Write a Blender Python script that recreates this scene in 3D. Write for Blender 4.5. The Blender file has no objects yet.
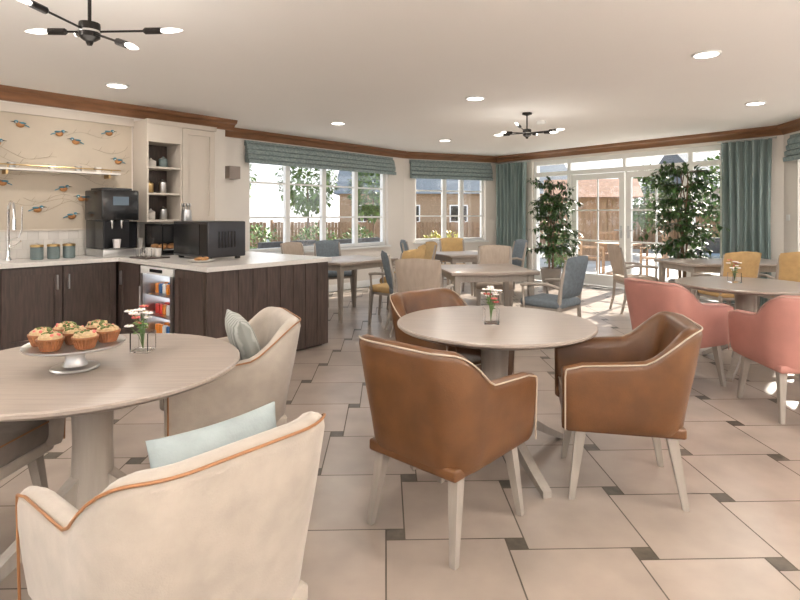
import bpy,bmesh,math,random
from mathutils import Vector,Matrix
random.seed(7)
R=math.radians
# ------------------------------------------------------------------ materials
MATS={}
def mat(name,col,rough=.5,metal=0.,var=0.,scale=8.,stretch=(1,1,1),bump=0.,bscale=None,coat=0.,emis=None,es=0.,trans=0.,island=0.,wave=None,col2=None,sheen=0.,ior=None):
    if name in MATS: return MATS[name]
    m=bpy.data.materials.new(name); m.use_nodes=True
    nt=m.node_tree; N=nt.nodes; L=nt.links
    b=N['Principled BSDF']
    b.inputs['Base Color'].default_value=(*col,1)
    b.inputs['Roughness'].default_value=rough
    b.inputs['Metallic'].default_value=metal
    b.inputs['Coat Weight'].default_value=coat
    b.inputs['Coat Roughness'].default_value=.2
    b.inputs['Transmission Weight'].default_value=trans
    b.inputs['Sheen Weight'].default_value=sheen
    if ior: b.inputs['IOR'].default_value=ior
    if emis:
        b.inputs['Emission Color'].default_value=(*emis,1); b.inputs['Emission Strength'].default_value=es
    tc=N.new('ShaderNodeTexCoord'); mp=N.new('ShaderNodeMapping'); mp.inputs['Scale'].default_value=stretch
    L.new(tc.outputs['Object'],mp.inputs['Vector'])
    if var>0 or col2:
        if wave:
            t=N.new('ShaderNodeTexWave'); t.inputs['Scale'].default_value=scale; t.inputs['Distortion'].default_value=wave; t.inputs['Detail'].default_value=2
        else:
            t=N.new('ShaderNodeTexNoise'); t.inputs['Scale'].default_value=scale; t.inputs['Detail'].default_value=5
        L.new(mp.outputs[0],t.inputs['Vector'])
        r=N.new('ShaderNodeValToRGB')
        c1=tuple(max(0,c*(1-var)) for c in col); c2=col2 if col2 else tuple(min(1,c*(1+var)) for c in col)
        r.color_ramp.elements[0].color=(*c1,1); r.color_ramp.elements[1].color=(*c2,1)
        r.color_ramp.elements[0].position=.3; r.color_ramp.elements[1].position=.7
        L.new(t.outputs[1] if wave else t.outputs[0],r.inputs[0])
        out=r.outputs[0]
        if island>0:
            g=N.new('ShaderNodeNewGeometry'); hs=N.new('ShaderNodeHueSaturation'); ml=N.new('ShaderNodeMapRange')
            ml.inputs['To Min'].default_value=1-island; ml.inputs['To Max'].default_value=1+island
            L.new(g.outputs['Random Per Island'],ml.inputs['Value']); L.new(ml.outputs[0],hs.inputs['Value']); L.new(out,hs.inputs['Color']); out=hs.outputs[0]
        L.new(out,b.inputs['Base Color'])
    if bump>0:
        t2=N.new('ShaderNodeTexNoise'); t2.inputs['Scale'].default_value=bscale or scale*6; t2.inputs['Detail'].default_value=3
        L.new(mp.outputs[0],t2.inputs['Vector'])
        bp=N.new('ShaderNodeBump'); bp.inputs['Strength'].default_value=bump; bp.inputs['Distance'].default_value=.01
        L.new(t2.outputs[0],bp.inputs['Height']); L.new(bp.outputs[0],b.inputs['Normal'])
    MATS[name]=m; return m
def glassmat():
    m=bpy.data.materials.new('window_glass'); m.use_nodes=True; N=m.node_tree.nodes; L=m.node_tree.links
    N.remove(N['Principled BSDF']); t=N.new('ShaderNodeBsdfTransparent'); g=N.new('ShaderNodeBsdfGlossy'); g.inputs['Roughness'].default_value=.02
    x=N.new('ShaderNodeMixShader'); x.inputs[0].default_value=.05
    L.new(t.outputs[0],x.inputs[1]); L.new(g.outputs[0],x.inputs[2]); L.new(x.outputs[0],N['Material Output'].inputs[0]); return m
GLASS=glassmat()
M_wall=mat('wall_paint',(.80,.755,.70),.85,var=.01,scale=3)
M_ceil=mat('ceiling_paint',(.93,.91,.885),.9,var=.005,scale=2)
M_corn=mat('cornice_wood',(.24,.115,.055),.4,var=.2,scale=4,stretch=(1,1,8))
M_tile=mat('floor_tile',(.345,.283,.238),.30,var=.14,scale=3.5,island=.07,bump=.015,bscale=30)
M_dark=mat('tile_accent',(.085,.070,.053),.4,var=.3,scale=25,island=.25)
M_grout=mat('tile_grout',(.12,.10,.08),.8,var=.1,scale=20)
M_white=mat('white_upvc',(.85,.85,.83),.35,var=.01)
M_cab=mat('cabinet_dark_oak',(.066,.045,.037),.45,var=.35,scale=9,stretch=(6,6,.6),bump=.05)
M_top=mat('worktop_quartz',(.75,.72,.68),.2,var=.04,scale=40)
M_cream=mat('cream_cabinet',(.60,.54,.47),.5,var=.01)
M_chrome=mat('chrome',(.8,.8,.8),.12,1.)
M_steel=mat('brushed_steel',(.6,.6,.6),.3,1.,var=.05,scale=20,stretch=(1,1,10))
M_black=mat('black_plastic',(.010,.010,.011),.2,var=.05)
M_gm=mat('gunmetal_panel',(.05,.05,.055),.28,.6,var=.1,scale=6)
M_blackm=mat('black_metal',(.02,.017,.015),.35,.6,var=.05)
M_table=mat('table_limed_wood',(.33,.275,.235),.32,var=.13,scale=3,stretch=(1.2,22,8),coat=.15)
M_leg=mat('limed_leg_wood',(.34,.30,.26),.4,var=.08,scale=4,stretch=(10,10,1))
M_brown=mat('tan_leather',(.118,.048,.0150),.36,var=.2,scale=10,bump=.12,bscale=160,coat=.08)
M_creamf=mat('cream_velvet',(.40,.345,.29),.85,var=.09,scale=14,bump=.1,bscale=200,sheen=.25)
M_taupe=mat('taupe_seat',(.21,.175,.15),.8,var=.08,scale=20,bump=.1,bscale=220)
M_pink=mat('pink_leather',(.42,.19,.158),.5,var=.06,scale=9,bump=.08,bscale=150)
M_pipew=mat('white_piping',(.45,.37,.285),.5,var=.02)
M_pipeo=mat('tan_piping',(.28,.12,.042),.45,var=.05)
M_pipep=mat('pink_piping',(.50,.31,.26),.5,var=.02)
M_yel=mat('yellow_fabric',(.48,.32,.14),.8,var=.08,scale=20,bump=.1,bscale=200)
M_beige=mat('beige_fabric',(.38,.31,.25),.8,var=.1,scale=30,stretch=(1,1,.2),bump=.1,bscale=200)
M_slate=mat('slate_blue_fabric',(.145,.175,.20),.8,var=.15,scale=30,bump=.1,bscale=200)
M_teal=mat('teal_curtain',(.16,.225,.22),.75,var=.1,scale=14,stretch=(1,1,.1),bump=.1,bscale=120,col2=(.28,.34,.325))
M_blind=mat('teal_blind',(.18,.25,.255),.8,var=.15,scale=26,stretch=(1,1,2),col2=(.34,.40,.39))
M_cush=mat('cushion_fabric',(.30,.31,.285),.85,var=.2,scale=7,wave=2.,stretch=(1,3,1),col2=(.41,.42,.39),bump=.1,bscale=150)
M_cushb=mat('cushion_blue',(.32,.365,.365),.85,var=.16,scale=9,bump=.1,bscale=150)
M_leaf=mat('ficus_leaf',(.045,.10,.026),.45,var=.4,scale=6,island=.5)
M_gleaf=mat('garden_leaf',(.11,.18,.045),.6,var=.4,scale=3,island=.5)
M_yleaf=mat('yellow_shrub_leaf',(.40,.35,.06),.6,var=.4,scale=3,island=.4)
M_bark=mat('bark',(.16,.10,.06),.8,var=.3,scale=12)
M_pot=mat('plant_pot',(.22,.2,.18),.5,var=.1)
M_soil=mat('soil',(.05,.03,.02),.9,var=.3,scale=40)
M_lamp=mat('lamp_glow',(1,1,1),.5,emis=(1,.95,.88),es=8)
M_bulb=mat('bulb_glow',(1,1,1),.5,emis=(1,.95,.88),es=2.5)
M_glass=mat('clear_glass',(1,1,1),.02,trans=1.,ior=1.3)
M_flw=mat('white_petal',(.85,.80,.78),.6,var=.05)
M_flr=mat('coral_petal',(.60,.13,.12),.6,var=.2)
M_stem=mat('flower_stem',(.12,.2,.06),.6,var=.1)
M_paper=mat('wallpaper_base',(.53,.46,.37),.7,var=.08,scale=2.5)
M_twig=mat('wallpaper_twig',(.36,.30,.22),.7,var=.1)
M_bblue=mat('bird_blue',(.06,.20,.27),.6,var=.3,scale=40)
M_borange=mat('bird_orange',(.40,.18,.06),.6,var=.2,scale=40)
M_splash=mat('splash_tile',(.64,.61,.57),.2,var=.05,scale=6,island=.05)
M_splg=mat('splash_grout',(.50,.47,.43),.7,var=.05)
M_can=mat('canister_teal',(.13,.17,.17),.35,var=.1)
M_gold=mat('brass',(.6,.42,.2),.3,1.)
M_case=mat('muffin_case',(.26,.10,.038),.5,var=.25,scale=40)
M_pastry=mat('pastry_crust',(.42,.21,.08),.6,var=.3,scale=40)
M_mtop=mat('muffin_top',(.46,.33,.18),.7,var=.3,scale=60)
M_pist=mat('green_topping',(.10,.13,.03),.7,var=.4,scale=90)
M_paving=mat('patio_paving',(.42,.39,.355),.8,var=.12,scale=2)
M_fence=mat('fence_wood',(.30,.185,.11),.8,var=.25,scale=3,stretch=(4,4,.5))
M_house=mat('house_render',(.52,.46,.40),.8,var=.05)
M_brick=mat('house_brick',(.36,.25,.16),.8,var=.15,scale=12)
M_roof=mat('roof_slate',(.08,.10,.12),.7,var=.2,scale=8)
M_roofo=mat('shed_roof',(.36,.18,.10),.7,var=.2,scale=8)
M_ratt=mat('rattan',(.04,.04,.045),.6,var=.4,scale=30)
M_red=mat('can_red',(.6,.03,.02),.3,var=.05); M_org=mat('can_orange',(.8,.25,.02),.3,var=.05); M_grn=mat('can_blue',(.03,.15,.4),.3,var=.05)
M_fin=mat('fridge_inside',(.75,.78,.8),.4,emis=(.9,.95,1),es=1.1)
M_screen=mat('lit_screen',(.06,.08,.1),.2,emis=(.2,.3,.38),es=.1)
M_shade=mat('sconce_shade',(.30,.25,.22),.6,var=.05)

# ------------------------------------------------------------------ mesh builder
class MB:
    def __init__(s,M=None): s.v=[];s.f=[];s.m=[];s.mats=[];s.M=M or Matrix.Identity(4)
    def add(s,vs,fs,m):
        if m not in s.mats: s.mats.append(m)
        k=s.mats.index(m); o=len(s.v)
        s.v+=[tuple(s.M@Vector(v)) for v in vs]
        for f in fs: s.f.append([i+o for i in f]); s.m.append(k)
    def hexa(s,b,t,m):
        s.add(list(b)+list(t),[(3,2,1,0),(4,5,6,7),(0,1,5,4),(1,2,6,5),(2,3,7,6),(3,0,4,7)],m)
    def box(s,x0,x1,y0,y1,z0,z1,m):
        s.hexa([(x0,y0,z0),(x1,y0,z0),(x1,y1,z0),(x0,y1,z0)],[(x0,y0,z1),(x1,y0,z1),(x1,y1,z1),(x0,y1,z1)],m)
    def rbox(s,c,d,r,m,seg=3,rot=None):
        bm=bmesh.new(); bmesh.ops.create_cube(bm,size=1)
        for v in bm.verts: v.co=Vector((v.co.x*d[0],v.co.y*d[1],v.co.z*d[2]))
        bmesh.ops.bevel(bm,geom=bm.edges[:],offset=r,segments=seg,affect='EDGES',profile=.5)
        bm.verts.index_update()
        T=Matrix.Translation(c)@(rot.to_4x4() if rot else Matrix.Identity(4))
        s.add([T@v.co for v in bm.verts],[[v.index for v in f.verts] for f in bm.faces],m); bm.free()
    def leg(s,p0,p1,w0,w1,m):
        q=lambda p,w:[(p[0]-w,p[1]-w,p[2]),(p[0]+w,p[1]-w,p[2]),(p[0]+w,p[1]+w,p[2]),(p[0]-w,p[1]+w,p[2])]
        s.hexa(q(p0,w0),q(p1,w1),m)
    def lathe(s,prof,m,c=(0,0,0),seg=32,closed=False):
        vs=[];fs=[];n=len(prof)
        for (r,z) in prof:
            r=max(r,.0004)
            for i in range(seg):
                a=2*math.pi*i/seg; vs.append((c[0]+r*math.cos(a),c[1]+r*math.sin(a),c[2]+z))
        for j in range(n-1 if not closed else n):
            k=(j+1)%n
            for i in range(seg):
                i2=(i+1)%seg; fs.append((j*seg+i,j*seg+i2,k*seg+i2,k*seg+i))
        if not closed:
            fs.append(tuple(range(seg))[::-1]); fs.append(tuple((n-1)*seg+i for i in range(seg)))
        s.add(vs,fs,m)
    def tube(s,pts,r,m,seg=8):
        pts=[Vector(p) for p in pts]; n=len(pts); rs=r if isinstance(r,(list,tuple)) else [r]*n
        vs=[];fs=[];up=None
        for i,p in enumerate(pts):
            t=(pts[min(i+1,n-1)]-pts[max(i-1,0)]).normalized()
            if up is None:
                up=Vector((0,0,1)) if abs(t.z)<.9 else Vector((1,0,0))
            a=(up-t*up.dot(t)).normalized(); b=t.cross(a); up=a
            for k in range(seg):
                g=2*math.pi*k/seg; vs.append(p+(a*math.cos(g)+b*math.sin(g))*rs[i])
        for i in range(n-1):
            for k in range(seg):
                k2=(k+1)%seg; fs.append((i*seg+k,i*seg+k2,(i+1)*seg+k2,(i+1)*seg+k))
        fs.append(tuple(range(seg))[::-1]); fs.append(tuple((n-1)*seg+k for k in range(seg)))
        s.add(vs,fs,m)
    def sph(s,c,r,m,seg=12,rings=8):
        rr=r if isinstance(r,(tuple,list)) else (r,r,r)
        vs=[];fs=[]
        for j in range(rings+1):
            th=math.pi*j/rings
            for i in range(seg):
                a=2*math.pi*i/seg; q=max(math.sin(th),.01)
                vs.append((c[0]+rr[0]*q*math.cos(a),c[1]+rr[1]*q*math.sin(a),c[2]-rr[2]*math.cos(th)))
        for j in range(rings):
            for i in range(seg):
                i2=(i+1)%seg; fs.append((j*seg+i,j*seg+i2,(j+1)*seg+i2,(j+1)*seg+i))
        fs.append(tuple(range(seg))[::-1]); fs.append(tuple(rings*seg+i for i in range(seg)))
        s.add(vs,fs,m)
    def extr(s,prof,s0,s1,m):
        n=len(prof); vs=[(s0,b,z) for b,z in prof]+[(s1,b,z) for b,z in prof]
        fs=[(i,(i+1)%n,n+(i+1)%n,n+i) for i in range(n)]+[tuple(range(n))[::-1],tuple(range(n,2*n))]
        s.add(vs,fs,m)
    def obj(s,name,loc=(0,0,0),rz=0.,sharp=35,recalc=True):
        me=bpy.data.meshes.new(name); me.from_pydata(s.v,[],s.f)
        for m in s.mats: me.materials.append(m)
        me.polygons.foreach_set('material_index',s.m)
        if recalc:
            bm=bmesh.new(); bm.from_mesh(me); bmesh.ops.recalc_face_normals(bm,faces=bm.faces); bm.to_mesh(me); bm.free()
        me.polygons.foreach_set('use_smooth',[True]*len(me.polygons))
        me.set_sharp_from_angle(angle=R(sharp)); me.update()
        return place(name,me,loc,rz)
def place(name,me,loc=(0,0,0),rz=0.):
    o=bpy.data.objects.new(name,me); o.location=loc; o.rotation_euler=(0,0,rz); bpy.context.scene.collection.objects.link(o); return o
def frame(p,u,n): # columns u,n,z
    return Matrix(((u[0],n[0],0,p[0]),(u[1],n[1],0,p[1]),(0,0,1,0),(0,0,0,1)))

# ------------------------------------------------------------------ room layout
CH=2.6
U=Vector((.64,.768)).normalized(); Nn=Vector((U.y,-U.x)); W0=Vector((-3.6,5.8))
def LF(a,b): return W0+U*a+Nn*b
F_left=frame(W0,U,Nn)
Q0=LF(-5,0); Q1=LF(1.985,0); Q2=LF(1.985,-.56); P1=LF(6.42,-.56); P2=Vector((2.13,12.05)); P3=Vector((5.43,7.78)); P4=P3+9.3*Vector((-.15,-.9887))
B0=Vector((Q0.x,-2.2)); B1=Vector((P4.x,-2.2))
poly=[Q0,Q1,Q2,P1,P2,P3,P4,B1,B0]
def segframe(p,q):
    u=(q-p).normalized(); n=Vector((u.y,-u.x)); return frame(p,u,n),(q-p).length
def wall(name,F,s0,s1,ops,T=.2,m=M_wall):
    b=MB(F); cur=s0
    for (a,c,z0,z1) in sorted(ops):
        b.box(cur,a,-T,0,0,CH,m)
        if z0>0: b.box(a,c,-T,0,0,z0,m)
        b.box(a,c,-T,0,z1,CH,m); cur=c
    b.box(cur,s1,-T,0,0,CH,m); return b.obj(name)
def cornice(name,F,s0,s1):
    b=MB(F); b.extr([(0,CH-.13),(.02,CH-.13),(.03,CH-.10),(.065,CH-.06),(.10,CH-.045),(.115,CH-.02),(.115,CH),(0,CH)],s0,s1,M_corn); b.obj(name,sharp=25)
def skirt(name,F,s0,s1):
    b=MB(F); b.extr([(0,0),(.018,0),(.018,.1),(.008,.12),(0,.12)],s0,s1,M_white); b.obj(name)
def window(name,F,s0,s1,z0,z1,mull,rows,cols,sill=True):
    b=MB(F); fw=.06; y0,y1=-.14,-.07
    b.box(s0,s1,y0,y1,z0,z0+fw,M_white); b.box(s0,s1,y0,y1,z1-fw,z1,M_white)
    xs=[s0]+mull+[s1]
    b.box(s0,s0+fw,y0,y1,z0+fw,z1-fw,M_white); b.box(s1-fw,s1,y0,y1,z0+fw,z1-fw,M_white)
    for x in mull: b.box(x-.045,x+.045,y0,y1,z0+fw,z1-fw,M_white)
    for i in range(len(xs)-1):
        a=xs[i]+.05; c=xs[i+1]-.05
        for k in range(1,cols):
            x=a+(c-a)*k/cols; b.box(x-.014,x+.014,-.12,-.09,z0+fw,z1-fw,M_white)
        for k in range(1,rows):
            z=z0+(z1-z0)*k/rows; b.box(a,c,-.119,-.091,z-.014,z+.014,M_white)
    b.box(s0+.03,s1-.03,-.107,-.103,z0+.03,z1-.03,GLASS)
    if sill: b.box(s0-.04,s1+.04,-.07,.06,z0-.035,z0,M_white)
    return b.obj(name)

# floor (pinwheel tiles)
def inside(p,mg=.0):
    n=len(poly); c=False; x,y=p
    for i in range(n):
        a=poly[i]; d=poly[(i+1)%n]
        if (a.y>y)!=(d.y>y) and x<(d.x-a.x)*(y-a.y)/(d.y-a.y)+a.x: c=not c
    if c: return True
    if mg:
        for i in range(n):
            a=poly[i]; d=poly[(i+1)%n]; t=max(0,min(1,(Vector(p)-a).dot(d-a)/(d-a).length_squared))
            if (a+(d-a)*t-Vector(p)).length<mg: return True
    return False
fl=MB(); ta=.495; tb=.078; g=.0032
e1=Vector((math.cos(R(1.5)),math.sin(R(1.5)))); e2=Vector((-e1.y,e1.x)); O=Vector((-.02,2.317))-e1*(ta+tb/2)-e2*(ta-tb/2)
V1=e1*ta-e2*tb; V2=e1*tb+e2*ta
for i in range(-22,22):
    for j in range(-16,28):
        o=O+V1*i+V2*j
        def q(x0,x1,y0,y1,m):
            P=[o+e1*x+e2*y for x,y in ((x0,y0),(x1,y0),(x1,y1),(x0,y1))]
            c=(P[0]+P[2])/2
            if inside(c) and all(inside(p,.17) for p in P): fl.add([(p.x,p.y,0) for p in P],[(0,1,2,3)],m)
        q(g,ta-g,g,ta-g,M_tile); q(ta+g,ta+tb-g,ta-tb+g,ta-g,M_dark)
fl.add([(p.x,p.y,-.003) for p in poly],[tuple(range(len(poly)))[::-1]],M_grout)
fl.add([(p.x,p.y,-.1) for p in poly],[tuple(range(len(poly)))],M_grout)
fl.obj('floor',recalc=False)
cb=MB(); n=len(poly); cb.add([(p.x,p.y,CH) for p in poly]+[(p.x,p.y,CH+.2) for p in poly],[tuple(range(n)),tuple(range(2*n-1,n-1,-1))]+[(i,(i+1)%n,n+(i+1)%n,n+i) for i in range(n)],M_ceil); cb.obj('ceiling')

wall('wall_left',F_left,-5,1.985,[])
b=MB(F_left); b.box(1.78,1.985,-.56,-.2,0,CH,M_wall); b.obj('wall_return')
FW=frame(LF(0,-.56),U,Nn)
wall('wall_window_side',FW,1.78,6.42,[(2.75,5.92,.75,2.38)])
window('window_1',FW,2.75,5.92,.75,2.38,[3.54,4.33,5.12],3,1)
Fb,Lb=segframe(P1,P2)
wall('wall_bay',Fb,-.1,Lb+.1,[(.25,Lb-.3,.78,2.36)])
window('window_2',Fb,.25,Lb-.3,.78,2.36,[.98,1.4],3,1)
Fd,Ld=segframe(P2,P3)
wall('wall_garden',Fd,0,Ld,[(.95,4.6,0,2.42)])
Fs,Ls=segframe(P3,P4)
wall('wall_right',Fs,-.1,Ls,[(.35,2.6,.8,2.35),(3.6,6.6,.4,2.35)])
window('window_3',Fs,.35,2.6,.8,2.35,[1.1,1.85],3,1)
window('unseen_window_4',Fs,3.6,6.6,.4,2.35,[4.6,5.6],3,1)  # out of view, added to let more light in
FB,LB=segframe(B1,B0)
wall('wall_back',FB,-.3,LB+.2,[(.6,4.6,.3,2.4),(5.6,10.0,.3,2.4)])  # unseen back wall, added with part-open windows to dim the near floor
window('unseen_window_6',FB,.6,4.6,.3,2.4,[1.6,2.6,3.6],1,1); window('unseen_window_7',FB,5.6,10.0,.3,2.4,[6.7,7.8,8.9],1,1)
FC,LC=segframe(B0,Q0)
wall('wall_far_left',FC,0,LC+.15,[(.8,3.6,.3,2.4)])  # unseen end closed off too, limiting the sky light let in
window('unseen_window_8',FC,.8,3.6,.3,2.4,[1.7,2.7],1,1)
for nm,F,a,c in (('left',F_left,-5,2.1),('window_side',FW,1.985,6.45),('bay',Fb,-.05,Lb+.05),('garden',Fd,-.05,Ld+.02),('right',Fs,0,Ls),('back',FB,0,LB),('far_left',FC,0,LC)):
    cornice('trim_'+nm,F,a,c)
skirt('baseboard_window_side',FW,1.985,6.42); skirt('baseboard_bay',Fb,0,Lb); skirt('baseboard_garden',Fd,4.6,Ld); skirt('baseboard_right',Fs,0,Ls)
# french doors + sidelights
def door_leaf(name,s0,s1,hx):
    b=MB(Fd); z0,z1=.03,2.10; y0,y1=-.15,-.09; w=.10
    b.box(s0,s0+w,y0,y1,z0,z1,M_white); b.box(s1-w,s1,y0,y1,z0,z1,M_white)
    b.box(s0+w,s1-w,y0,y1,z0,z0+.2,M_white); b.box(s0+w,s1-w,y0,y1,z1-w,z1,M_white)
    for z in (.85,1.42): b.box(s0+w,s1-w,-.135,-.105,z-.014,z+.014,M_white)
    m=(s0+s1)/2; b.box(m-.012,m+.012,-.134,-.106,z0+.2,z1-w,M_white)
    b.box(s0+w,s1-w,-.122,-.118,z0+.2,z1-w,GLASS)
    b.box(hx-.018,hx+.018,-.09,-.078,.92,1.14,M_steel)
    b.tube([(hx,-.078,1.06),(hx,-.04,1.06),(hx+.11*(-1 if hx<2.9 else 1),-.04,1.06)],.009,M_steel)
    b.obj(name)
door_leaf('door_1',1.84,2.93,2.87); door_leaf('door_2',2.95,4.04,3.01)
b=MB(Fd)
for x0,x1 in ((.95,1.02),(1.76,1.83),(4.05,4.12),(4.53,4.6)): b.box(x0,x1,-.16,-.06,0,2.42,M_white)
for z0,z1 in ((2.11,2.19),(2.34,2.42)):
    for x0,x1 in ((1.02,1.76),(1.83,4.05),(4.12,4.53)): b.box(x0,x1,-.16,-.06,z0,z1,M_white)
for x0,x1 in ((1.02,1.76),(4.12,4.53)):
    b.box(x0,x1,-.16,-.06,0,.2,M_white); b.box(x0,x1,-.14,-.1,1.4,1.43,M_white); b.box(x0,x1,-.122,-.118,.2,2.11,GLASS)
b.box(1.83,4.05,-.122,-.118,2.19,2.34,GLASS); b.box(2.9,2.96,-.15,-.08,2.19,2.34,M_white)
b.box(1.83,4.05,-.2,-.0,-.0,.02,M_steel)
b.obj('window_5')
# curtains
def curtain(name,F,s0,s1,z0=.02,z1=2.42,off=.13):
    b=MB(F); n=120; rows=10; vs=[]; k=(s1-s0)/.105
    for j in range(rows+1):
        z=z0+(z1-z0)*j/rows; sq=1-.06*math.sin(math.pi*j/rows)
        for i in range(n+1):
            t=i/n; s=s0+(s1-s0)*(.5+(t-.5)*sq)
            vs.append((s,off+.045*math.sin(t*k*2*math.pi)+.008*math.sin(t*31+j*.3),z))
    m=len(vs); vs+= [(a,c+.006,z) for a,c,z in vs]
    fs=[]
    for j in range(rows):
        for i in range(n):
            p=j*(n+1)+i; fs.append((p,p+1,p+n+2,p+n+1)); fs.append((m+p,m+p+n+1,m+p+n+2,m+p+1))
    for i in range(n):
        fs.append((i,m+i,m+i+1,i+1)); p=rows*(n+1)+i; fs.append((p,p+1,m+p+1,m+p))
    b.add(vs,fs,M_teal)
    b.tube([(s0-.05,off,z1+.015),(s1+.05,off,z1+.015)],.014,M_steel)
    for x in (s0,s1): b.tube([(x,0,z1+.015),(x,off,z1+.015)],.008,M_steel)
    b.obj(name,sharp=60)
curtain('curtain',Fd,.1,.9); curtain('curtain',Fd,4.62,5.3)
# roman blinds
def blind(name,F,s0,s1,z0,z1,folds=4):
    b=MB(F); H=z1-z0
    b.box(s0,s1,.005,.05,z1-.05,z1+.03,M_blind)
    fr=[]
    for k in range(folds):
        zt=z1-H*k/folds; zb=z1-H*(k+1)/folds; d=.05+.018*k
        fr+= [(.05+.004*k,zt),(d+.035,zt-(zt-zb)*.5),(d+.03,zb-.015),(d+.005,zb-.012)]
    back=[(.03,z0),(.03,z1)]
    b.extr(fr+back,s0,s1,M_blind); b.obj(name,sharp=50)
blind('roman_blind',FW,2.66,6.02,2.12,2.42)
blind('roman_blind',Fb,.12,Lb-.2,2.08,2.42)
blind('roman_blind',Fs,.25,2.7,2.08,2.4)

# ------------------------------------------------------------------ kitchen (frame F_left: a along wall, b into room)
def shaker(b,axis,fix,c0,c1,z0,z1,m=M_cab,knob=None):
    def bx(p0,p1,z0_,z1_,d,m_):
        if axis=='b': b.box(p0,p1,fix,fix+d,z0_,z1_,m_)
        else: b.box(fix-d,fix,p0,p1,z0_,z1_,m_)
    w=.065
    bx(c0+w,c1-w,z0+w,z1-w,.006,m)
    bx(c0,c0+w,z0,z1,.026,m);bx(c1-w,c1,z0,z1,.026,m);bx(c0+w,c1-w,z0,z0+w,.026,m);bx(c0+w,c1-w,z1-w,z1,.026,m)
    if knob is not None:
        if axis=='b': b.box(knob-.006,knob+.006,fix+.026,fix+.05,z1-.22,z1-.08,M_steel)
        else: b.box(fix-.05,fix-.026,knob-.006,knob+.006,z1-.22,z1-.08,M_steel)
b=MB(F_left)
b.box(-4.6,.34,.02,.58,.1,.86,M_cab); b.box(-4.6,.34,.02,.53,0,.1,M_black)
x=.335
i=0
while x>-4.2:
    w=.5; shaker(b,'b',.58,x-w+.006,x-.006,.12,.85,knob=(x-w+.05 if i%2==0 else x-.05)); x-=w; i+=1
b.obj('base_cabinet')
b=MB(F_left)
b.box(.371,1.73,.6,1.09,.1,.86,M_cab); b.box(.371,1.73,1.75,2.25,.1,.86,M_cab); b.box(.95,1.73,1.09,1.75,.1,.86,M_cab); b.box(.371,1.73,.02,.6,.1,.86,M_cab)
b.box(.42,1.70,.6,2.22,0,.1,M_black)
shaker(b,'a',.371,.63,1.08,.12,.85,knob=.7)
shaker(b,'a',.371,1.77,2.24,.12,.85,knob=None)
n=9
for k in range(n):
    a0=.36+(1.74-.36)*k/n; a1=.36+(1.74-.36)*(k+1)/n; b.box(a0+.003,a1-.003,2.25,2.272,.02,.86,M_cab)
b.obj('peninsula_cabinet')
b=MB(F_left)
b.box(-4.6,.345,.002,.625,.862,.902,M_top); b.box(.345,1.76,.002,2.30,.862,.902,M_top)
b.obj('worktop')
# fridge
b=MB(F_left); a0=.375
b.box(a0+.5,a0+.54,1.11,1.73,.1,.85,M_steel)
b.box(a0,a0+.5,1.11,1.15,.1,.85,M_steel); b.box(a0,a0+.5,1.69,1.73,.1,.85,M_steel)
b.box(a0,a0+.5,1.15,1.69,.79,.85,M_white); b.box(a0,a0+.5,1.15,1.69,.1,.16,M_steel)
b.box(a0+.30,a0+.5,1.15,1.69,.16,.79,M_fin)
b.box(a0-.03,a0-.002,1.11,1.73,.78,.85,M_white); b.box(a0-.034,a0-.03,1.3,1.54,.8,.83,M_black); b.box(a0-.03,a0-.002,1.11,1.73,.12,.18,M_white); b.box(a0-.03,a0-.002,1.11,1.16,.18,.78,M_steel); b.box(a0-.03,a0-.002,1.68,1.73,.18,.78,M_steel)
b.box(a0-.018,a0-.014,1.16,1.68,.18,.78,GLASS)
b.tube([(a0-.05,1.135,.3),(a0-.05,1.135,.65)],.008,M_steel)
for zi,z in enumerate((.18,.38,.58)):
    if z>.2: b.box(a0+.01,a0+.29,1.15,1.69,z-.01,z,M_steel)
    for k in range(7):
        for r in range(2):
            m=[[M_org,M_org,M_white,M_grn,M_org,M_red,M_org],[M_red,M_red,M_org,M_white,M_red,M_grn,M_red],[M_org,M_grn,M_white,M_org,M_white,M_grn,M_org]][zi][k]
            b.lathe([(.022,0),(.026,.01),(.026,.085),(.02,.095)],m,(a0+.10+r*.09,1.2+k*.072,z),12)
b.obj('drinks_fridge')
# wallpaper, splash, trims, shelf
b=MB(F_left); b.box(-4.9,.755,.001,.006,1.18,2.36,M_paper)
rr=random.Random(9)
for k in range(26):
    a=-2.4+k*.13; z=rr.uniform(1.3,2.25); pts=[]
    for q in range(9): pts.append((a+q*.07,.008,z+.04*math.sin(q*.8+k)+.01*q*(1 if k%2 else -1)))
    pts=[p for p in pts if p[0]<.74 and 1.22<p[2]<2.33]
    if len(pts)>2:
        b.tube(pts,.0020,M_twig,5)
        for p in pts[1::2]: b.tube([p,(p[0]+.03,.008,p[2]+.045)],.0016,M_twig,4)
def bird(a,z,f,s=.85):
    b.sph((a,.018,z-.004*s),(.046*s,.014,.034*s),M_borange,14,8)
    b.sph((a+f*.042*s,.020,z+.026*s),(.023*s,.012,.020*s),M_bblue,12,8)
    b.sph((a+f*.046*s,.029,z+.019*s),(.010*s,.005,.006*s),M_flw,8,6)
    b.sph((a-f*.020*s,.028,z+.016*s),(.038*s,.007,.012*s),M_bblue,12,8)
    b.add([(a-f*.03*s,.018,z+.012*s),(a-f*.03*s,.018,z-.004*s),(a-f*.098*s,.014,z-.03*s),(a-f*.092*s,.014,z-.016*s),(a-f*.03*s,.024,z+.012*s),(a-f*.03*s,.024,z-.004*s),(a-f*.098*s,.018,z-.03*s),(a-f*.092*s,.018,z-.016*s)],[(0,1,2,3),(7,6,5,4),(0,4,5,1),(1,5,6,2),(2,6,7,3),(3,7,4,0)],M_bblue)
    b.tube([(a+f*.058*s,.02,z+.027*s),(a+f*.10*s,.02,z+.024*s)],[.005*s,.001],M_black,6)
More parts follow.
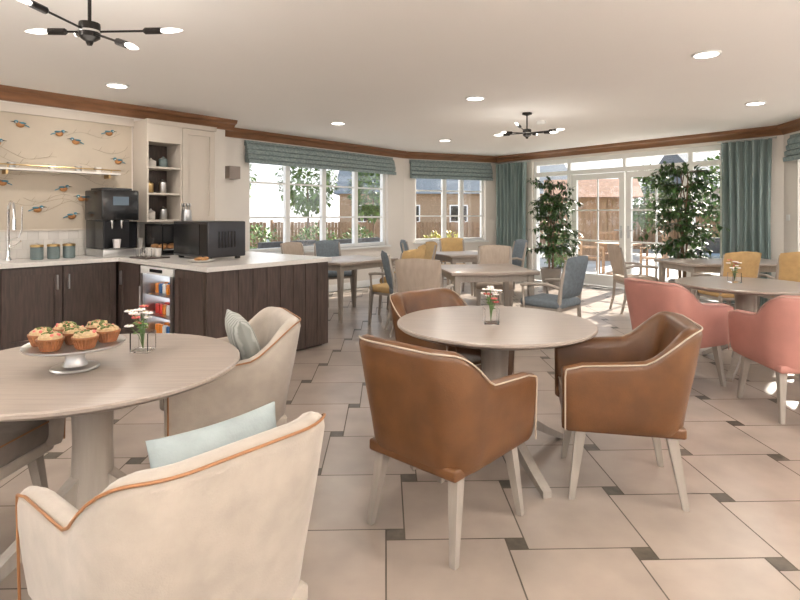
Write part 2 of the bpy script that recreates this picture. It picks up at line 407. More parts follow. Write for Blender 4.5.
for k in range(12):
    a=-2.6+(k//3)*.5+rr.uniform(-.12,.12)+(.17 if k%2 else 0); z=[1.42,1.66,2.1][k%3]+rr.uniform(-.05,.05)
    if a<-.9: bird(a,z,1 if rr.random()<.5 else -1)
for a,z,f in ((-.55,2.05,1),(.0,2.20,1),(.16,2.13,-1),(.04,1.62,1),(.22,1.52,-1),(-.50,1.66,-1),(-.20,1.40,1),(.12,1.33,1),(-.66,1.36,1),(.60,1.95,-1),(.68,1.40,-1),(-.35,2.25,-1),(.5,2.26,1)): bird(a,z,f)
b.obj('bird_wallpaper')
b=MB(F_left)
for r in range(3):
    for k in range(60):
        a=.75-k*.094-(.047 if r%2 else 0); b.box(a-.0915,a,.001,.007,.905+r*.09,.9925+r*.09,M_splash)
b.box(-4.9,.755,.0005,.005,.903,1.176,M_splg)
b.obj('splashback_tiles')
b=MB(F_left); b.box(-4.9,.77,.0,.03,2.36,2.45,M_cream); b.box(-4.9,.755,.0,.022,1.176,1.192,M_cream); b.obj('trim_niche')
b=MB(F_left); b.box(-1.6,.55,.035,.2,1.78,1.80,M_top); b.tube([(-1.6,.195,1.83),(.55,.195,1.83)],.006,M_gold)
for a in (-1.5,-.5,.45): b.tube([(a,.195,1.80),(a,.195,1.83)],.005,M_gold); b.box(a-.01,a+.01,.035,.16,1.74,1.78,M_gold)
b.obj('wall_shelf')
for a in (-.95,-.7,-.45,-.1,.15,.35):
    b=MB(F_left); b.lathe([(.02,0),(.03,.005),(.036,.045),(.037,.055),(.033,.055),(.03,.02),(.0,.012)],M_steel if a in(-.45,.15) else M_top,(a,.11,1.801),20)
    b.tube([(a+.035,.11,1.843),(a+.055,.11,1.84),(a+.055,.11,1.822),(a+.034,.11,1.818)],.004,M_top,6); b.obj('teacup')
# wall units
b=MB(F_left)
Z0,Z1=1.26,2.42
b.box(.77,.79,.005,.35,Z0,Z1,M_cream); b.box(1.17,1.19,.005,.35,Z0,Z1,M_cream); b.box(.79,1.17,.005,.02,Z0,2.2,M_cab)
b.box(.79,1.17,.005,.35,Z0,Z0+.025,M_cream); b.box(.79,1.17,.005,.35,2.17,Z1,M_cream)
for z in (1.58,1.88): b.box(.79,1.17,.02,.34,z-.01,z+.012,M_cream)
b.box(1.19,1.62,.005,.33,Z0,Z1,M_cream); shaker(b,'b',.33,1.195,1.615,Z0,2.36,M_cream)
b.extr([(.33,Z1-.05),(.36,Z1-.05),(.38,Z1),(.33,Z1)],.76,1.63,M_cream)
b.obj('wall_cabinet')
for (a,z,m,r,h) in ((.9,1.287,M_top,.05,.09),(1.05,1.287,M_steel,.045,.12),(.88,1.594,M_gold,.05,.11),(1.04,1.594,M_steel,.045,.13),(.9,1.894,M_top,.06,.07),(1.05,1.894,M_can,.05,.10)):
    b=MB(F_left); b.lathe([(r*.9,0),(r,.01),(r,h),(r*.7,h+.01),(r*.3,h+.02),(.008,h+.035)],m,(a,.17,z),20); b.obj('storage_jar')
b=MB(F_left); b.box(2.34,2.48,-.56,-.54,1.9,2.02,M_steel); b.box(2.33,2.51,-.54,-.43,1.86,2.04,M_shade); b.obj('wall_sconce')
# coffee machine
b=MB(F_left); ca,cc=.41,.33
b.rbox((ca,cc-.02,.902+.04),(.36,.46,.08),.012,M_steel); b.rbox((ca,cc-.12,.902+.33),(.35,.26,.5),.012,M_black)
b.rbox((ca,cc-.02,.902+.54),(.38,.44,.32),.015,M_black)
b.box(ca-.08,ca+.08,cc+.2,cc+.206,.902+.54,.902+.63,M_screen)
b.box(ca-.175,ca-.165,cc+.0,cc+.19,.985,1.27,M_black); b.box(ca+.165,ca+.175,cc+.0,cc+.19,.985,1.27,M_black)
b.box(ca-.165,ca+.165,cc+.01,cc+.02,.985,1.27,M_gm)
b.box(ca-.14,ca+.14,cc+.03,cc+.19,.985,.992,M_chrome)
for k in (-.05,.05): b.lathe([(.012,-.09),(.018,-.06),(.018,0)],M_chrome,(ca+k,cc+.1,.902+.385),12)
b.lathe([(.032,0),(.042,.09),(.038,.09),(.03,.006),(0,.005)],M_flw,(ca,cc+.1,.993),18)
b.box(ca-.15,ca+.15,cc-.18,cc+.12,1.60,1.625,M_black)
b.obj('coffee_machine')
for a in (-.29,-.145,-.005):
    b=MB(F_left); b.lathe([(.05,0),(.056,.006),(.056,.12),(.05,.124)],M_can,(a,.3,.903),24); b.lathe([(.058,.124),(.058,.142),(.05,.147),(.0,.147)],M_gold,(a,.3,.903),24); b.lathe([(.012,.147),(.014,.16),(0,.165)],M_steel,(a,.3,.903),12); b.obj('storage_canister')
b=MB(F_left); ta_=-.50
b.lathe([(.03,0),(.03,.01),(.02,.03),(.016,.05),(.016,.1)],M_chrome,(ta_,.2,.903),20)
b.tube([(ta_,.2,1.0),(ta_,.2,1.36),(ta_,.22,1.43),(ta_,.28,1.47),(ta_,.34,1.45),(ta_,.37,1.38),(ta_,.37,1.28)],.012,M_chrome,10)
b.tube([(ta_,.37,1.30),(ta_,.37,1.2)],.018,M_chrome,10)
b.tube([(ta_,.2,1.02),(ta_+.06,.22,1.05),(ta_+.1,.22,1.09)],.007,M_chrome,8); b.tube([(ta_,.2,1.1),(ta_+.08,.22,1.12),(ta_+.1,.24,1.2),(ta_+.1,.25,1.42)],.006,M_chrome,8); b.obj('kitchen_tap')
# pastry display: dark housing with tray
b=MB(F_left); a,c=1.02,.52
b.box(a-.26,a+.26,c-.2,c-.18,.903,1.24,M_black); b.box(a-.26,a+.26,c-.18,c+.2,1.22,1.24,M_black); b.box(a-.26,a+.26,c-.18,c+.2,.903,.925,M_black)
b.box(a+.24,a+.26,c-.18,c+.2,.925,1.22,M_black)
for y in (c-.18,c+.19): b.box(a-.26,a-.25,y,y+.01,.925,1.22,M_black)
b.box(a-.24,a+.24,c-.16,c+.18,.955,.965,M_steel)
for k in range(5):
    for q in range(2): b.sph((a-.2+k*.1,c-.08+q*.16,.99),(.045,.06,.028),M_pastry,10,6)
b.box(a-.258,a-.255,c-.17,c+.18,.93,1.215,GLASS)
b.obj('pastry_display_case')
# oven box
b=MB(F_left); a,c=.92,1.38
b.rbox((a,c,.903+.2),(.42,.66,.35),.012,M_gm); 
for dx in (-.16,.16):
    for dy in (-.26,.26): b.box(a+dx-.02,a+dx+.02,c+dy-.02,c+dy+.02,.903,.93,M_black)
b.box(a-.216,a-.209,c-.31,c+.18,.95,1.25,M_black); b.box(a-.216,a-.209,c+.19,c+.32,.95,1.25,M_blackm)
for k in range(6): b.box(a-.10+k*.035,a-.085+k*.035,c+.330,c+.333,1.02,1.18,M_black)
b.obj('microwave_oven')
b=MB(F_left)
b.lathe([(.06,0),(.065,.01),(.05,.16),(.045,.16),(.05,.02),(0,.015)],M_steel,(1.16,.5,1.241),20)
for k in range(7):
    g_=k*.9; b.tube([(1.16+.02*math.cos(g_),.5+.02*math.sin(g_),1.26),(1.16+.04*math.cos(g_),.5+.04*math.sin(g_),1.44)],.004,M_steel,6); b.sph((1.16+.042*math.cos(g_),.5+.042*math.sin(g_),1.455),(.014,.014,.022),M_steel,8,6)
b.obj('cutlery_holder')
b=MB(F_left)
b.lathe([(.09,0),(.12,.012),(.13,.02),(.12,.02),(.09,.008),(0,.008)],M_top,(.62,1.75,.903),28)
for k in range(4): b.sph((.62+.04*math.cos(k*1.6),1.75+.04*math.sin(k*1.6),.93),(.035,.03,.018),M_pastry,10,6)
b.obj('pastry_plate')
b=MB(F_left); b.rbox((.52,.93,.909),(.26,.34,.012),.004,M_cab,2)
for i in range(3):
    for j in range(2): b.lathe([(.024,.014),(.03,.02),(.034,.10),(.031,.10),(.026,.022),(0,.02)],M_top if j else M_glass,(.44+j*.1+.02,.83+i*.1,.902),18)
b.obj('cup_tray')
b=MB(F_left)
for i in range(4): b.lathe([(.022,0),(.03,.05),(.033,.09),(.030,.09),(.02,.01),(0,.008)],M_top,(.70,.33,.903+i*.03),18)
b.obj('paper_cup_stack')

# ------------------------------------------------------------------ tub armchair
def sst(x): x=max(0,min(1,x)); return x*x*(3-2*x)
def tub_mesh(fab,seatm,pipe):
    b=MB(); w=.285; fx=.27; bx=-.285; Rr=.15
    path=[]
    for k in range(13): x=fx+(bx+Rr-fx)*k/12; path.append(((x,-w),(0,-1)))
    for k in range(1,11):
        a=R(270-90*k/10); path.append(((bx+Rr+Rr*math.cos(a),-w+Rr+Rr*math.sin(a)),(math.cos(a),math.sin(a))))
    for k in range(1,7): path.append(((bx,-w+Rr+(2*w-2*Rr)*k/6),(-1,0)))
    for k in range(1,11):
        a=R(180-90*k/10); path.append(((bx+Rr+Rr*math.cos(a),w-Rr+Rr*math.sin(a)),(math.cos(a),math.sin(a))))
    for k in range(1,13): x=bx+Rr+(fx-bx-Rr)*k/12; path.append(((x,w),(0,1)))
    vs=[];fs=[];rim=[]
    for (p,n) in path:
        x=p[0]; zt=.648+.03*(fx-x)/.4+.140*sst((-.055-x)/.20)-.014*sst((x-.2)/.07); back=sst((-.0-x)/.25)
        t=.07+.01*back
        def P(off,z):
            fl_=-.022+.05*(z-.34)/.48; o=off+fl_; lean=-.035*back*sst((z-.45)/.35)
            return (p[0]+n[0]*o+lean,p[1]+n[1]*o,z)
        sec=[P(-.012,.335),P(0,.36),P(.004,.45),P(.004,(.45+zt)/2),P(0,zt-.035),P(-.006,zt-.012),P(-.02,zt-.001),P(-t*.5,zt+.004),P(-t+.018,zt-.002),P(-t+.002,zt-.018),P(-t,zt-.05),P(-t-.004,(.45+zt)/2),P(-t-.01,.42),P(-t-.01,.345)]
        rim.append(P(-.004,zt-.006)); vs+=sec
        S=len(sec)
    n=len(path)
    for i in range(n-1):
        for k in range(S):
            k2=(k+1)%S; fs.append((i*S+k,i*S+k2,(i+1)*S+k2,(i+1)*S+k))
    for e in (0,n-1):
        ring=[Vector(v) for v in vs[e*S:(e+1)*S]]; c=sum(ring,Vector())/S
        prev=[e*S+k for k in range(S)]
        for dx,sc in ((.012,.93),(.02,.80)):
            o=len(vs); vs+=[tuple(Vector((v.x+dx,c.y+(v.y-c.y)*sc,c.z+(v.z-c.z)*(1-(1-sc)*.25)))) for v in ring]
            cur=[o+k for k in range(S)]
            for k in range(S): fs.append((prev[k],prev[(k+1)%S],cur[(k+1)%S],cur[k]))
            prev=cur
        fs.append(tuple(prev))
    b.add(vs,fs,fab)
    r0=Vector(rim[0]); r1=Vector(rim[-1])
    down0=[(fx+.008,r0.y+.014*(1-(z/.63)),z) for z in (.345,.42,.5,.59)]
    down1=[(fx+.008,r1.y-.014*(1-(z/.63)),z) for z in (.59,.5,.42,.345)]
    b.tube(down0+[(fx+.004,r0.y,.622)]+rim+[(fx+.004,r1.y,.622)]+down1,.0038,pipe,6)
    b.rbox((.005,0,.345),(.53,.47,.05),.012,fab)
    b.rbox((.025,0,.415),(.50,.425,.11),.035,seatm,4)
    b.tube([(.272,-.19,.455),(.272,.19,.455)],.004,pipe,6)
    for sx in (-1,1):
        for sy in (-1,1):
            b.leg((sx*.235-(.02 if sx<0 else -.01),sy*.225,0),(sx*.2,sy*.195,.33),.013,.024,M_leg)
    return b
def chairset(name,build,places,dz=0):
    me=None
    for (x,y,a) in places:
        if me is None: o=build.obj(name,(x,y,0),R(a),sharp=50); me=o.data
        else: place(name,me,(x,y,0),R(a))
chairset('tub_armchair',tub_mesh(M_brown,M_brown,M_pipew),[(.21,2.44,48),(1.10,2.78,168),(.32,3.50,-52)])
chairset('tub_armchair',tub_mesh(M_creamf,M_taupe,M_pipeo),[(-.59,1.455,139),(-.88,2.76,206),(-1.80,2.2,-4)])
chairset('tub_armchair',tub_mesh(M_pink,M_pink,M_pipep),[(2.22,4.42,24),(2.70,3.78,86),(3.72,4.6,170)])

# cushions
def cushion(name,m,loc,rot,s=.4,t=.12):
    n=14; vs=[];fs=[]
    for side in (1,-1):
        for j in range(n+1):
            for i in range(n+1):
                u=-1+2*i/n; v=-1+2*j/n; h=max(0,(1-u**4)*(1-v**4))**.6
                px=u*(1-.06*(abs(u)>.9)*(1-v*v)); py=v*(1-.06*(abs(v)>.9)*(1-u*u))
                vs.append((px*s/2,py*s/2,side*(h*t/2+.004)))
    N2=(n+1)**2
    for k in range(2):
        for j in range(n):
            for i in range(n):
                p=k*N2+j*(n+1)+i; fs.append((p,p+1,p+n+2,p+n+1))
    for i in range(n):
        for a,c in ((i,i+1),(n*(n+1)+i,n*(n+1)+i+1),(i*(n+1),(i+1)*(n+1)),(i*(n+1)+n,(i+1)*(n+1)+n)):
            fs.append((a,c,c+N2,a+N2))
    b=MB(); b.add(vs,fs,m); o=b.obj(name,sharp=80); o.location=loc
    o.rotation_euler=rot; return o
cushion('scatter_cushion',M_cush,(-.785,2.81,.660),(R(-70),R(0),R(206+90)),.38,.11)
cushion('scatter_cushion',M_cushb,(-.445,1.392,.645),(R(-78),0,R(139+90)),.36,.10)

# ------------------------------------------------------------------ round pedestal table
def round_table(r=.55,feet=(0,120,240)):
    b=MB()
    b.lathe([(0,.708),(r-.05,.708),(r-.012,.722),(r,.732),(r,.742),(r-.005,.747),(0,.747)],M_table,seg=72)
    b.lathe([(.2,.69),(.2,.708)],M_leg,seg=32)
    b.lathe([(.085,.69),(.078,.6),(.072,.45),(.078,.3),(.095,.16),(.105,.1),(.09,.07),(0,.07)],M_leg,seg=28)
    for a in feet:
        ca,sa=math.cos(R(a)),math.sin(R(a)); px,py=-sa,ca
        pts=[(.04,.24,.10,.03),(.12,.19,.09,.028),(.24,.12,.065,.026),(.38,.05,.045,.024),(.5,.0,.03,.024)]
        vs=[];fs=[]
        for (rr_,z,h,w) in pts:
            for dw,dz in ((-w,0),(w,0),(w,h),(-w,h)): vs.append((ca*rr_+px*dw,sa*rr_+py*dw,z+dz))
        for i in range(len(pts)-1):
            for k in range(4): fs.append((i*4+k,i*4+(k+1)%4,(i+1)*4+(k+1)%4,(i+1)*4+k))
        fs.append((0,3,2,1)); e=4*(len(pts)-1); fs.append((e,e+1,e+2,e+3)); b.add(vs,fs,M_leg)
    return b
round_table(.545,(290,28,116,200)).obj('round_table',(.53,3.08,0))
round_table(.57,(5,125,240)).obj('round_table',(-1.24,2.22,0))
round_table(.55,(340,100,225)).obj('round_table',(3.0,4.78,0))
def sq_table(w,d):
    b=MB(); b.rbox((0,0,.73),(w,d,.035),.008,M_table,2)
    b.box(-w/2+.06,w/2-.06,-d/2+.06,-d/2+.08,.64,.712,M_leg); b.box(-w/2+.06,w/2-.06,d/2-.08,d/2-.06,.64,.712,M_leg)
    b.box(-w/2+.06,-w/2+.08,-d/2+.08,d/2-.08,.64,.712,M_leg); b.box(w/2-.08,w/2-.06,-d/2+.08,d/2-.08,.64,.712,M_leg)
    for sx in (-1,1):
        for sy in (-1,1): b.leg((sx*(w/2-.06),sy*(d/2-.06),0),(sx*(w/2-.08),sy*(d/2-.08),.712),.018,.032,M_leg)
    return b
sq_table(.85,1.1).obj('dining_table',(-.70,7.40,0),R(-40))
sq_table(.95,.95).obj('dining_table',(.93,6.15,0),R(8))
sq_table(.9,.9).obj('dining_table',(1.0,8.5,0),R(20))
sq_table(1.5,.85).obj('dining_table',(4.2,7.05,0),R(5))
def side_chair(fab,arms=False):
    b=MB(); 
    b.rbox((.0,0,.455),(.46,.45,.08),.03,fab,3)
    b.box(-.2,.2,-.2,.2,.385,.42,M_leg)
    for sy in (-1,1):
        b.leg((.235,sy*.205,0),(.2,sy*.2,.42),.013,.02,M_leg)
        b.tube([(-.27,sy*.2,0),(-.22,sy*.2,.2),(-.205,sy*.2,.44),(-.23,sy*.205,.65),(-.285,sy*.205,.9)],[.016,.02,.022,.02,.014],M_leg,8)
        if arms:
            b.tube([(-.22,sy*.21,.62),(-.1,sy*.245,.655),(.1,sy*.25,.645),(.2,sy*.24,.63)],.017,M_leg,8)
            b.tube([(.18,sy*.24,.63),(.17,sy*.235,.42)],.014,M_leg,8)
    n=12; vs=[];fs=[]
    rows=8
    for side in (0,1):
        for j in range(rows+1):
            v=j/rows; z=.52+.4*v
            for i in range(n+1):
                u=-1+2*i/n; e=max(0,(1-u**6)*(1-(2*v-1)**6))**.5
                x=-.215-.09*v**1.2-.03*(1-u*u)+ (.028*e if side==0 else -.028*e)
                vs.append((x,u*.215,z+.02*(1-u*u)*v))
    N2=(n+1)*(rows+1)
    for k in range(2):
        for j in range(rows):
            for i in range(n):
                p=k*N2+j*(n+1)+i; fs.append((p,p+1,p+n+2,p+n+1))
    b.add(vs,fs,fab)
    return b
chairset('dining_chair',side_chair(M_yel,True),[(-.06,6.66,140),(.18,8.1,200),(.0,7.5,165),(3.75,6.35,95),(4.4,6.3,85),(.95,9.3,-80)])
chairset('dining_chair',side_chair(M_beige,True),[(.24,5.40,75),(1.2,6.98,-100),(-1.35,7.90,-35),(3.25,7.6,0)])
chairset('dining_chair',side_chair(M_slate,True),[(1.55,5.66,135),(.13,6.25,8),(.35,8.75,-10),(1.68,8.85,-165),(-1.0,8.35,-60)])

# ------------------------------------------------------------------ table accessories
def vase(loc):
    b=MB(); s=.04; t=.004
    b.box(-s,s,-s,s,0,.008,M_glass)
    b.box(-s,-s+t,-s,s,.008,.085,M_glass); b.box(s-t,s,-s,s,.008,.085,M_glass); b.box(-s+t,s-t,-s,-s+t,.008,.085,M_glass); b.box(-s+t,s-t,s-t,s,.008,.085,M_glass)
    rr=random.Random(int(loc[0]*100)); 
    for k in range(13):
        a=rr.uniform(0,6.28); q=rr.uniform(.01,.06); h=rr.uniform(.10,.2)
        b.tube([(0,0,.012),(q*.3*math.cos(a),q*.3*math.sin(a),h*.6),(q*math.cos(a),q*math.sin(a),h)],.0015,M_stem,5)
        m=M_flw if k%4 else M_flr; c=(q*math.cos(a),q*math.sin(a),h)
        for p in range(5):
            g_=p*1.257; b.sph((c[0]+.011*math.cos(g_),c[1]+.011*math.sin(g_),c[2]),(.010,.010,.005),m,7,4)
        b.sph(c,.006,M_yleaf,6,4)
        b.sph((c[0]*.6,c[1]*.6,h*.7),(.012,.006,.004),M_stem,6,4)
    b.obj('flower_vase',loc)
vase((.50,3.03,.7475)); vase((-1.13,2.42,.7475)); vase((2.95,4.85,.7475))
b=MB(); b.lathe([(.0,0),(.082,0),(.086,.004),(.082,.010),(.045,.014),(.036,.03),(.034,.05),(.04,.080),(.05,.088),(0,.088)],M_steel,seg=40)
b.lathe([(0,.088),(.17,.088),(.178,.094),(.178,.100),(.17,.097),(0,.096)],M_steel,seg=56); b.obj('cake_stand',(-1.27,2.15,.7475))
mm=None
rr=random.Random(2)
cps=[(k*2*math.pi/6+.3,.115) for k in range(6)]+[(0,0)]
for k,(a,q) in enumerate(cps):
    if mm is None:
        b=MB(); seg=24
        b.lathe([(0,0),(.03,0),(.042,.036),(.046,.040),(.046,.046),(.040,.046),(0,.044)],M_case,seg=seg)
        for i in range(seg):
            g_=2*math.pi*i/seg; b.tube([(.030*math.cos(g_),.030*math.sin(g_),0.002),(.045*math.cos(g_),.045*math.sin(g_),.042)],.0025,M_case,4)
        b.lathe([(.040,.044),(.038,.054),(.026,.062),(0,.065)],M_mtop,seg=24)
        for i in range(46):
            g_=rr.uniform(0,6.28); q_=rr.uniform(0,.034); b.sph((q_*math.cos(g_),q_*math.sin(g_),.066-q_*.25),(.007,.006,.006),M_pist if i%3 else (M_flr if i%2 else M_mtop),6,4)
        o=b.obj('cupcake',(-1.27+q*math.cos(a),2.15+q*math.sin(a),.845)); mm=o.data
    else: place('cupcake',mm,(-1.27+q*math.cos(a),2.15+q*math.sin(a),.845),k)

# ------------------------------------------------------------------ lights in ceiling
for (x,y) in ((-2.74,5.33),(2.39,4.29),(.81,5.92),(4.0,6.19),(-.85,7.55),(.76,9.3),(-2.5,2.2),(0,2.4),(2.2,1.6)):
    b=MB(); b.lathe([(.085,0),(.105,0),(.108,-.008),(.1,-.014),(.085,-.012)],M_white,seg=36,closed=True); b.lathe([(0,0),(.085,0),(.085,-.007),(0,-.007)],M_lamp,seg=36)
    o=b.obj('ceiling_downlight',(x,y,CH-.001))
    l=bpy.data.lights.new('downlight_bulb','AREA'); l.shape='DISK'; l.size=.2; l.energy=9; l.color=(1,.93,.85)
    lo=bpy.data.objects.new('downlight_bulb',l); lo.parent=o; lo.location=(0,0,-.02); bpy.context.scene.collection.objects.link(lo)
def pendant(x,y,z,en,dirs):
    b=MB(); H=CH-z
    b.lathe([(.0,H),(.06,H),(.06,H-.02),(.012,H-.035),(.009,H-.04),(.009,.05),(.05,.045),(.052,.03),(.05,-.03),(.03,-.045),(.02,-.05),(.012,-.07),(0,-.07)],M_blackm,seg=28)
    b.lathe([(.053,-.005),(.055,0),(.053,.005)],M_steel,seg=28)
    for k,(a,tilt,ln) in enumerate(dirs):
        d=Vector((math.cos(R(a))*math.cos(R(tilt)),math.sin(R(a))*math.cos(R(tilt)),math.sin(R(tilt))))
        b.tube([d*.04,d*(ln-.06)],.006,M_blackm,8); b.tube([d*(ln-.09),d*(ln-.08),d*ln],[.010,.018,.018],M_blackm,10)
        b.tube([d*ln,d*(ln+.02),d*(ln+.05),d*(ln+.09),d*(ln+.11)],[.010,.013,.015,.008,.002],M_bulb,10)
    o=b.obj('sputnik_chandelier',(x,y,z))
    l=bpy.data.lights.new('chandelier_bulb','POINT'); l.energy=en; l.color=(1,.94,.86); l.shadow_soft_size=.25
    lo=bpy.data.objects.new('chandelier_bulb',l); lo.parent=o; lo.location=(0,0,-.4); bpy.context.scene.collection.objects.link(lo)
pendant(-1.62,2.87,2.3,8,[(6,3,.36),(-33,-20,.36),(255,4,.34),(188,-2,.20),(130,12,.30)])
pendant(1.57,6.8,2.35,7,[(0,6,.36),(-50,-5,.34),(60,5,.36),(125,8,.34),(180,-4,.3),(240,8,.36)])
for (x,y) in ((-4.3,1.3),(-1.4,-1.2),(1.6,-1.2),(3.5,.6)):  # out-of-view uplighters, added as fill to brighten the ceiling
    b=MB(); b.lathe([(0,0),(.15,0),(.15,.015),(.02,.03),(.012,.05),(.012,1.70),(.03,1.72),(.16,1.80),(.17,1.82),(.155,1.82),(.03,1.74),(0,1.735)],M_blackm,seg=32)
    o=b.obj('added_fill_uplighter',(x,y,0))
    l=bpy.data.lights.new('fill_uplight','AREA'); l.shape='DISK'; l.size=.28; l.energy=98; l.color=(1,.96,.905)
    lo=bpy.data.objects.new('fill_uplight',l); lo.parent=o; lo.location=(0,0,1.83); lo.rotation_euler=(math.pi,0,0); bpy.context.scene.collection.objects.link(lo)
b=MB(); b.lathe([(0,0),(.06,0),(.065,-.02),(.05,-.045),(0,-.05)],M_white,seg=28); b.obj('smoke_detector',(1.9,7.4,CH-.001))
b=MB(Fs); b.rbox((.12,.006,1.3),(.085,.012,.085),.004,M_white,2); b.obj('light_switch')

# ------------------------------------------------------------------ plants
def leaf(b,p,d,L,m,w=.36):
    d=d.normalized(); side=d.cross(Vector((0,0,1)));
    if side.length<.05: side=Vector((1,0,0))
    side.normalize(); up=side.cross(d)
    a=p; t=p+d*L-up*L*.15; c=p+d*L*.45
    l=c+side*L*w*.5+up*L*.06; r=c-side*L*w*.5+up*L*.06
    b.add([a,l,t,r,c],[(0,4,1),(1,4,2),(0,3,4),(3,2,4)],m)
def rv(rg):
    while True:
        v=Vector((rg.uniform(-1,1),rg.uniform(-1,1),rg.uniform(-1,1)))
        if .05<v.length<1: return v
def ficus(loc,H,rad,seed,pot=.19):
    rg=random.Random(seed); b=MB()
    b.lathe([(0,0),(pot*.72,0),(pot*.78,.02),(pot,.33),(pot*1.04,.35),(pot*.95,.35),(pot*.9,.31),(0,.31)],M_pot,seg=32)
    b.lathe([(0,.300),(pot*.9,.300),(pot*.88,.318),(0,.322)],M_soil,seg=24)
    trunks=[]
    for k in range(4):
        a=k*1.57+.4; pts=[Vector((.04*math.cos(a)+ .03*z*math.cos(a+z*2),.04*math.sin(a)+.09*z*math.sin(a+z),.3+z)) for z in [i*(H-.6)/8 for i in range(9)]]
        b.tube(pts,[.018-.0014*i for i in range(9)],M_bark,7); trunks.append(pts)
    for k in range(120):
        t=rg.choice(trunks); i=rg.randint(2,8); p=t[i]; zr=(p.z-.3)/(H-.3)
        a=rg.uniform(0,6.28); ln=rad*rg.uniform(.5,1.15)*(1.1-.35*zr)
        d=Vector((math.cos(a),math.sin(a),rg.uniform(.1,.8))).normalized()
        pts=[p+d*ln*q-Vector((0,0,ln*.35*q*q)) for q in (0,.25,.5,.75,1)]
        b.tube(pts,[.005,.004,.003,.0025,.0015],M_bark,4)
        for q in range(20):
            s_=rg.uniform(.2,1.02); pp=p+d*ln*s_-Vector((0,0,ln*.35*s_*s_)); dd=d*.5+rv(rg)-Vector((0,0,.45)); leaf(b,pp,dd,rg.uniform(.07,.13),M_leaf,.45)
    b.obj('potted_ficus_tree',loc,recalc=False)
ficus((2.80,10.2,0),2.15,.55,1); ficus((4.25,8.28,0),2.25,.62,2)
def bush(name,loc,rx,rz,n,size,m,seed,trunk=0):
    rg=random.Random(seed); b=MB(); cz=trunk+rz
    b.tube([(0,0,0),(0.03,0,cz*.5),(0,0,cz)],[.05*max(rx,.5),.04*max(rx,.5),.02],M_bark,7)
    for k in range(n):
        v=rv(rg); v=v.normalized()*(.55+.45*rg.random())
        p=Vector((v.x*rx,v.y*rx,max(.03,cz+v.z*rz))); leaf(b,p,v+rv(rg),size*rg.uniform(.6,1.2),m,.6)
    b.obj(name,loc,recalc=False)
GZ=-.05
bush('garden_tree',(-6.2,18.6,GZ),1.3,1.3,1700,.22,M_gleaf,3,1.5)
bush('garden_tree',(-3.2,19,GZ),1.0,1.2,1500,.22,M_gleaf,4,1.4)
bush('garden_tree',(-1.0,20.5,GZ),.9,1.1,1400,.22,M_gleaf,14,1.2)
bush('garden_tree',(11.6,19,GZ),1.4,1.4,1600,.22,M_gleaf,5,.8)
bush('garden_tree',(8.8,19.8,GZ),1.1,1.1,1400,.22,M_gleaf,6,.9)
sh=[(-5.0,13.6,.7,.5),(-3.9,14.9,.7,.55),(-2.4,15.6,.7,.55),(-1.2,16.2,.6,.5),(1.2,15.2,.7,.45),(2.6,15.4,.6,.42),(-.1,15,.55,.45),(4.2,14.4,.5,.42),(9.8,13.9,.7,.6),(8.4,15.4,.6,.5),(10.6,16.4,.7,.6),(-6.3,15,.7,.6)]
for k,(x,y,rx,rz) in enumerate(sh):
    bush('garden_shrub',(x,y,GZ),rx,rz,800,.12,M_yleaf if k in (4,5,6) else M_gleaf,20+k)
b=MB(); b.box(-60,60,-30,70,-.3,GZ,M_paving); b.obj('patio_ground')
def fence(p,q,h=1.8):
    F,L=segframe(Vector(p),Vector(q)); b=MB(F); n=int(L/.14)
    for i in range(n): b.box(i*.14,i*.14+.128,0,.02,GZ,h+(.0 if i%2 else .02),M_fence)
    for z in (.3,h-.3): b.box(0,L,.02,.06,z,z+.08,M_fence)
    for i in range(int(L/2)): b.box(i*2,i*2+.1,.02,.12,GZ,h+.1,M_fence)
    b.obj('garden_fence')
fence((-16,17.5),(-5.5,23),1.0); fence((-5.4,23),(4.8,23),1.0); fence((5,22),(16,22),1.7); fence((16.2,21.8),(18,10),1.8)
def house(x,y,w,d,h,rh,wm=M_house,rm=M_roof,nm='house',rz=0):
    b=MB(); b.box(-w/2,w/2,-d/2,d/2,0,h,wm)
    o=.3; b.add([(-w/2-o,-d/2-o,h),(w/2+o,-d/2-o,h),(w/2+o,d/2+o,h),(-w/2-o,d/2+o,h),(-w/2-o,0,h+rh),(w/2+o,0,h+rh)],[(0,1,5,4),(2,3,4,5),(0,4,3),(1,2,5),(0,3,2,1)],rm)
    if nm=='house':
        k=max(1,int(w/2.4))
        for i in range(k):
            c=-w/2+w*(i+.5)/k; zz=h*.38
            b.box(c-.5,c+.5,-d/2-.03,-d/2,zz,zz+h*.38,M_white); b.box(c-.43,c-.03,-d/2-.035,-d/2-.03,zz+.06,zz+h*.38-.06,M_black); b.box(c+.03,c+.43,-d/2-.035,-d/2-.03,zz+.06,zz+h*.38-.06,M_black)
    else:
        for i in range(int(w/.14)): b.box(-w/2+i*.14+.01,-w/2+i*.14+.13,-d/2-.02,-d/2,0,h-.02,wm)
        b.box(-.4,.4,-d/2-.04,-d/2-.02,.02,h-.15,wm)
    b.obj(nm,(x,y,GZ),rz)
house(3.2,34,13,8,2.5,2.2,M_brick); house(-15,33,9,8,2.7,2.2,M_brick); house(22,32,12,8,2.7,2.6)
house(6.0,17.4,2.2,1.8,1.9,.6,M_fence,M_roofo,'garden_shed',R(-15))
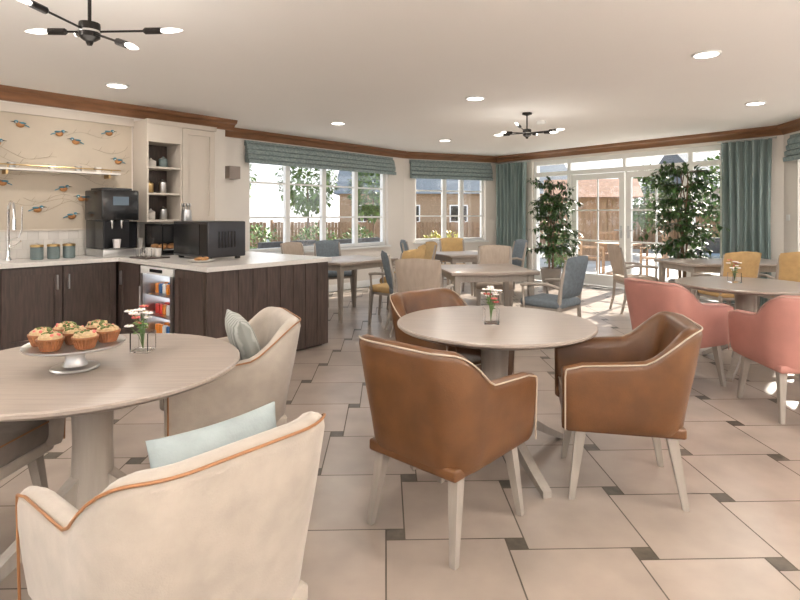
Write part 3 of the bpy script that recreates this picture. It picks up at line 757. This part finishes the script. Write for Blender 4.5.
def sofa(x,y,rz):
    b=MB(); b.box(-.7,.7,-.35,.35,.1,.38,M_ratt); b.box(-.7,.7,.27,.37,.38,.85,M_ratt); b.box(-.8,-.7,-.35,.37,.1,.62,M_ratt); b.box(.7,.8,-.35,.37,.1,.62,M_ratt)
    b.rbox((-.34,-.04,.44),(.66,.6,.12),.04,M_slate); b.rbox((.34,-.04,.44),(.66,.6,.12),.04,M_slate)
    for sx in (-.74,.74):
        for sy in (-.3,.3): b.box(sx-.03,sx+.03,sy-.03,sy+.03,0,.1,M_ratt)
    b.obj('rattan_garden_sofa',(x,y,GZ),rz)
sofa(-1.2,12.6,R(230)); sofa(-2.5,11.3,R(230)); sofa(7.4,12.2,R(-40))
def gchair(x,y,rz):
    b=MB(); b.box(-.24,.24,-.24,.24,.42,.45,M_fence)
    for k in range(5): b.box(-.22+k*.095,-.16+k*.095,.21,.235,.45,.92,M_fence)
    b.box(-.25,.25,.205,.24,.9,.96,M_fence)
    for sx in (-.22,.22):
        for sy in (-.22,.22): b.box(sx-.02,sx+.02,sy-.02,sy+.02,0,.42,M_fence)
        b.box(sx-.03,sx+.03,-.24,.22,.64,.67,M_fence); b.box(sx-.02,sx+.02,-.24,-.2,.45,.64,M_fence)
    b.obj('garden_chair',(x,y,GZ),rz)
b=MB(); b.lathe([(0,.70),(.5,.70),(.5,.74),(0,.74)],M_fence,seg=36); b.lathe([(.04,.7),(.04,.1),(.25,.04),(.27,0),(0,0)],M_fence,seg=20); b.obj('garden_table',(5.0,12.6,GZ))
gchair(4.3,12.4,R(80)); gchair(5.1,13.4,R(0)); gchair(5.6,12.1,R(230))

# ------------------------------------------------------------------ world, sun, camera
sc=bpy.context.scene
w=bpy.data.worlds.new('sky'); sc.world=w; w.use_nodes=True; N=w.node_tree.nodes; L=w.node_tree.links
bg=N['Background']; bg.inputs[1].default_value=1.35
tc=N.new('ShaderNodeTexCoord'); sp=N.new('ShaderNodeSeparateXYZ'); rp=N.new('ShaderNodeValToRGB')
rp.color_ramp.elements[0].color=(.95,.95,.95,1); rp.color_ramp.elements[1].color=(.62,.78,1,1); rp.color_ramp.elements[1].position=.7
L.new(tc.outputs['Generated'],sp.inputs[0]); L.new(sp.outputs[2],rp.inputs[0]); L.new(rp.outputs[0],bg.inputs[0])
sl=bpy.data.lights.new('sun','SUN'); sl.energy=13; sl.angle=R(1.); sl.color=(1,.93,.82)
so=bpy.data.objects.new('sun',sl); sc.collection.objects.link(so)
so.rotation_euler=Vector((-.62,-.72,-.52)).to_track_quat('-Z','Y').to_euler(); so.location=(10,20,12)
cam=bpy.data.cameras.new('camera'); co=bpy.data.objects.new('camera',cam); sc.collection.objects.link(co)
co.location=(0,0,1.35); co.rotation_euler=(R(90),0,0); cam.sensor_width=36; cam.lens=550/800*36; cam.shift_y=-86/800; cam.clip_end=200
sc.camera=co
sc.view_settings.view_transform='Standard'
sc.view_settings.exposure=.55
